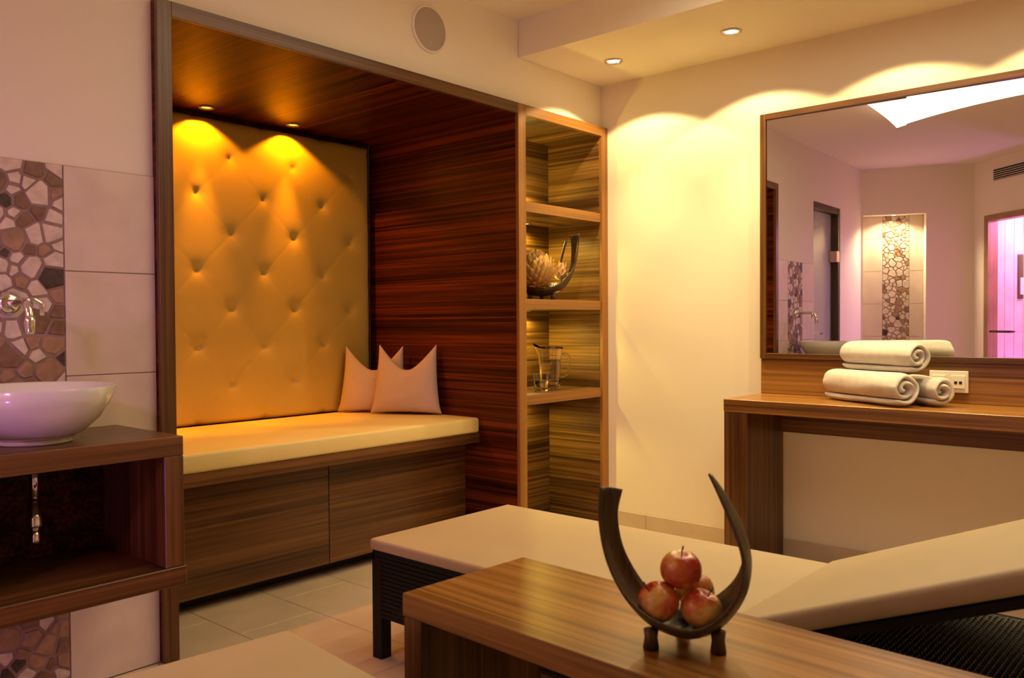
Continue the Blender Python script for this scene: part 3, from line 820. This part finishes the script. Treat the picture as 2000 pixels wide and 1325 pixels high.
box('room_beyond', (-4.2, .127, 0), (-3.36, .135, 2.3), DOORW, door, bev=0)

# tiled shower recess in the diagonal wall (own frame: s along the wall from the back corner, q depth)
def fr_box(name, o, e, n, a, b, mat, parent=None, label=None):
    bm = bmesh.new(); vv = []
    for z in (a[2], b[2]):
        for s, q in ((a[0], a[1]), (b[0], a[1]), (b[0], b[1]), (a[0], b[1])):
            p = o+e*s+n*q; vv.append(bm.verts.new((p.x, p.y, z)))
    for f in ((0,3,2,1),(4,5,6,7),(0,1,5,4),(1,2,6,5),(2,3,7,6),(3,0,4,7)): bm.faces.new([vv[i] for i in f])
    return obj(name, bm, mat, parent, label=label)
fr_box('recess_back', C0, CE, CN, (-.05, .15, 0), (.66, .17, 2.2), GROUT_L, wall_left)
fr_box('recess_side', C0, CE, CN, (-.0, .091, 0), (.018, .15, 2.2), PLASTER, wall_left)
fr_box('recess_side', C0, CE, CN, (.592, .091, 0), (.61, .15, 2.2), PLASTER, wall_left)
fr_box('recess_top', C0, CE, CN, (.0, .091, 2.151), (.61, .15, 2.2), PLASTER, wall_left)
for sa, sb in ((.02, .215), (.465, .59)):
    for k in range(7):
        za, zb = .0+.3215*k, min(.3215*(k+1), 2.15)
        if zb-za < .01: continue
        fr_box('wall_tile', C0, CE, CN, (sa+.001, .142, za+.0015), (sb-.001, .1495, zb-.0015), TILE, wall_left)
bm = bmesh.new(); rnd = random.Random(5)
for poly in voronoi_cells(.217, .463, .003, 2.147, 320, .026, .062, rnd):
    stone_bm(poly, lambda x, y, z: (C0+CE*x+CN*y)[:2]+(z,) if False else tuple((C0+CE*x+CN*y).xy)+(z,), .148, .141, bm, rnd.choices(range(4), (.72, .18, .07, .03))[0])
o = obj('stone_strip', bm, STONES, wall_left); o['kind'] = 'stuff'
sp = C0+CE*.30+CN*.03
t = thing('recessed_downlight', 'small downlight in the top of the tiled recess', 'lamp', (sp.x, sp.y, 2.146))
lathe('rim', [(.022, -.001), (.032, -.004), (.034, .002)], (sp.x, sp.y, 2.146), STEEL, t, 20); lathe('lens', [(0, 0), (.022, 0)], (sp.x, sp.y, 2.1455), LENS_W, t, 16)
light('lamp_bulb', 'SPOT', (sp.x, sp.y, 2.135), E_SHOWER, C_SHOWER, t, (sp.x, sp.y, 0), spot_size=R(150), spot_blend=.6, shadow_soft_size=.03)

# ventilation grille and sauna cabin door on the last wall (s from the corner along DD, q into the cabin)
vent = thing('vent_grille', 'white ventilation grille with dark slots above the sauna door', 'vent', tuple(W0+DD*.55+Vector((0, 0, 2.44))))
def sbox(name, a, b, mat, parent): return fr_box(name, W0, DD, NN, a, b, mat, parent)
sbox('backing', (.27, -.004, 2.39), (.86, -.001, 2.49), BLACK, vent)
sbox('frame', (.25, -.012, 2.372), (.88, -.001, 2.389), PLASTIC, vent); sbox('frame', (.25, -.012, 2.491), (.88, -.001, 2.508), PLASTIC, vent)
sbox('frame', (.25, -.012, 2.3895), (.269, -.001, 2.4905), PLASTIC, vent); sbox('frame', (.861, -.012, 2.3895), (.88, -.001, 2.4905), PLASTIC, vent)
for k in range(5): sbox('slat', (.2695, -.010, 2.396+.0185*k), (.8605, -.0045, 2.4005+.0185*k), PLASTIC, vent)
sd = tag(D.objects.new('door_2', None), kind='structure'); COL.objects.link(sd); sd.location = W0+DD*.55
OAK = plain('oak_frame', (.34, .19, .09), .5, var=.15)
sbox('door_frame', (.15, -.012, 0), (.205, .088, 2.085), OAK, sd); sbox('door_frame', (.895, -.012, 0), (.95, .088, 2.085), OAK, sd)
sbox('door_frame', (.2055, -.012, 2.03), (.8945, .088, 2.085), OAK, sd)
gl2 = sbox('glass_leaf', (.212, .02, .01), (.888, .028, 2.025), PANE, sd)
sbox('handle', (.27, -.045, 1.005), (.53, -.012, 1.025), DOORW, gl2); sbox('handle_post', (.28, -.012, 1.008), (.30, .0195, 1.022), DOORW, gl2); sbox('handle_post', (.50, -.012, 1.008), (.52, .0195, 1.022), DOORW, gl2)
cab = tag(D.objects.new('wall_cabin', None), kind='structure'); COL.objects.link(cab); cab.location = W0+NN*.6+DD*.55
for k in range(12):
    q0 = .10+.095*k; sbox('board', (.02, q0+.001, 0), (.035, q0+.092, 2.2), SAUNAW, cab)
for k in range(11):
    s0 = .036+.095*k; sbox('board', (s0+.001, 1.235, 0), (min(s0+.093, 1.03), 1.25, 2.2), SAUNAW, cab)
sbox('side_board', (1.02, .095, 0), (1.034, 1.234, 2.2), SAUNAW, cab)
sbox('backing', (.0, .091, 0), (.019, 1.27, 2.25), OAK, cab); sbox('backing', (.0, 1.251, 0), (1.035, 1.27, 2.25), OAK, cab)
for k in range(10): sbox('ceiling_board', (.036+.099*k, .092, 2.20), (.134+.099*k, 1.25, 2.215), SAUNAW, cab)
bn = thing('sauna_bench', 'pale two-step wooden bench inside the pink lit sauna cabin', 'bench', tuple(W0+DD*.8+NN*.9))
sbox('lower_step', (.45, .62, 0), (1.01, .95, .72), SAUNAW, bn); sbox('upper_step', (.55, .955, 0), (1.01, 1.23, .98), SAUNAW, bn)
tm = thing('sauna_timer', 'dark wooden sand timer on the sauna board wall', 'timer', tuple(W0+DD*.04+NN*.45+Vector((0, 0, 1.45))))
sbox('board', (.0355, .42, 1.32), (.052, .47, 1.74), DOORW, tm); sbox('glass_tube', (.0525, .43, 1.36), (.066, .46, 1.52), PLASTIC, tm)
pl = W0+DD*.62+NN*.55
t = thing('cabin_lamp', 'pink colour lamp on the sauna cabin ceiling', 'lamp', (pl.x, pl.y, 2.19))
lathe('housing', [(.07, 0), (.08, 0), (.08, -.012), (.07, -.014)], (pl.x, pl.y, 2.199), STEEL, t, 24); lathe('lens', [(0, -.010), (.07, -.010)], (pl.x, pl.y, 2.199), LENS_P, t, 24)
light('lamp_bulb', 'POINT', (pl.x, pl.y, 2.10), E_SAUNA, C_SAUNA, t, None, shadow_soft_size=.08)
pv = W0+DD*.62+NN*.56
t = thing('cabin_lamp', 'violet lamp low on the front of the sauna bench', 'lamp', (pv.x, pv.y, .30))
sbox('housing', (.50, .60, .28), (.74, .6195, .32), STEEL, t); sbox('lens', (.51, .594, .287), (.73, .5995, .313), LENS_P, t)
light('lamp_bulb', 'POINT', (pv.x, pv.y, .30), E_VIOLET, C_VIOLET, t, None, shadow_soft_size=.04)

# luminous fabric sail under the ceiling
sail = thing('ceiling_sail_light', 'glowing white fabric sail stretched under the ceiling, seen in the mirror', 'lamp', (-1.8, -2.0, 2.5))
A_, B_, C_, D_ = Vector((-2.6, -.88, 2.50)), Vector((-.93, -.87, 2.50)), Vector((-.93, -3.2, 2.50)), Vector((-2.6, -3.2, 2.50))
bm = bmesh.new(); n = 20; g = []
for j in range(n+1):
    v = j/n; row = []
    for i in range(n+1):
        u = i/n
        p = (A_*(1-u)+B_*u)*(1-v)+(D_*(1-u)+C_*u)*v
        p = p+Vector((.46*4*v*(1-v)*(1-u)-.12*4*v*(1-v)*u, (-.04*(1-v)+.3*v)*4*u*(1-u), .03*math.sin(math.pi*u)*math.sin(math.pi*v)))
        row.append(bm.verts.new(p))
    g.append(row)
for j in range(n):
    for i in range(n): bm.faces.new((g[j][i], g[j][i+1], g[j+1][i+1], g[j+1][i]))
obj('fabric', bm, SAILM, sail, True)
for p in (A_, B_, C_, D_):
    obj('fastener', tube_bm([p+Vector((0, 0, -.008)), p+Vector((0, 0, ZC-2.5-.001))], .008, 10), CHROME, sail, True)
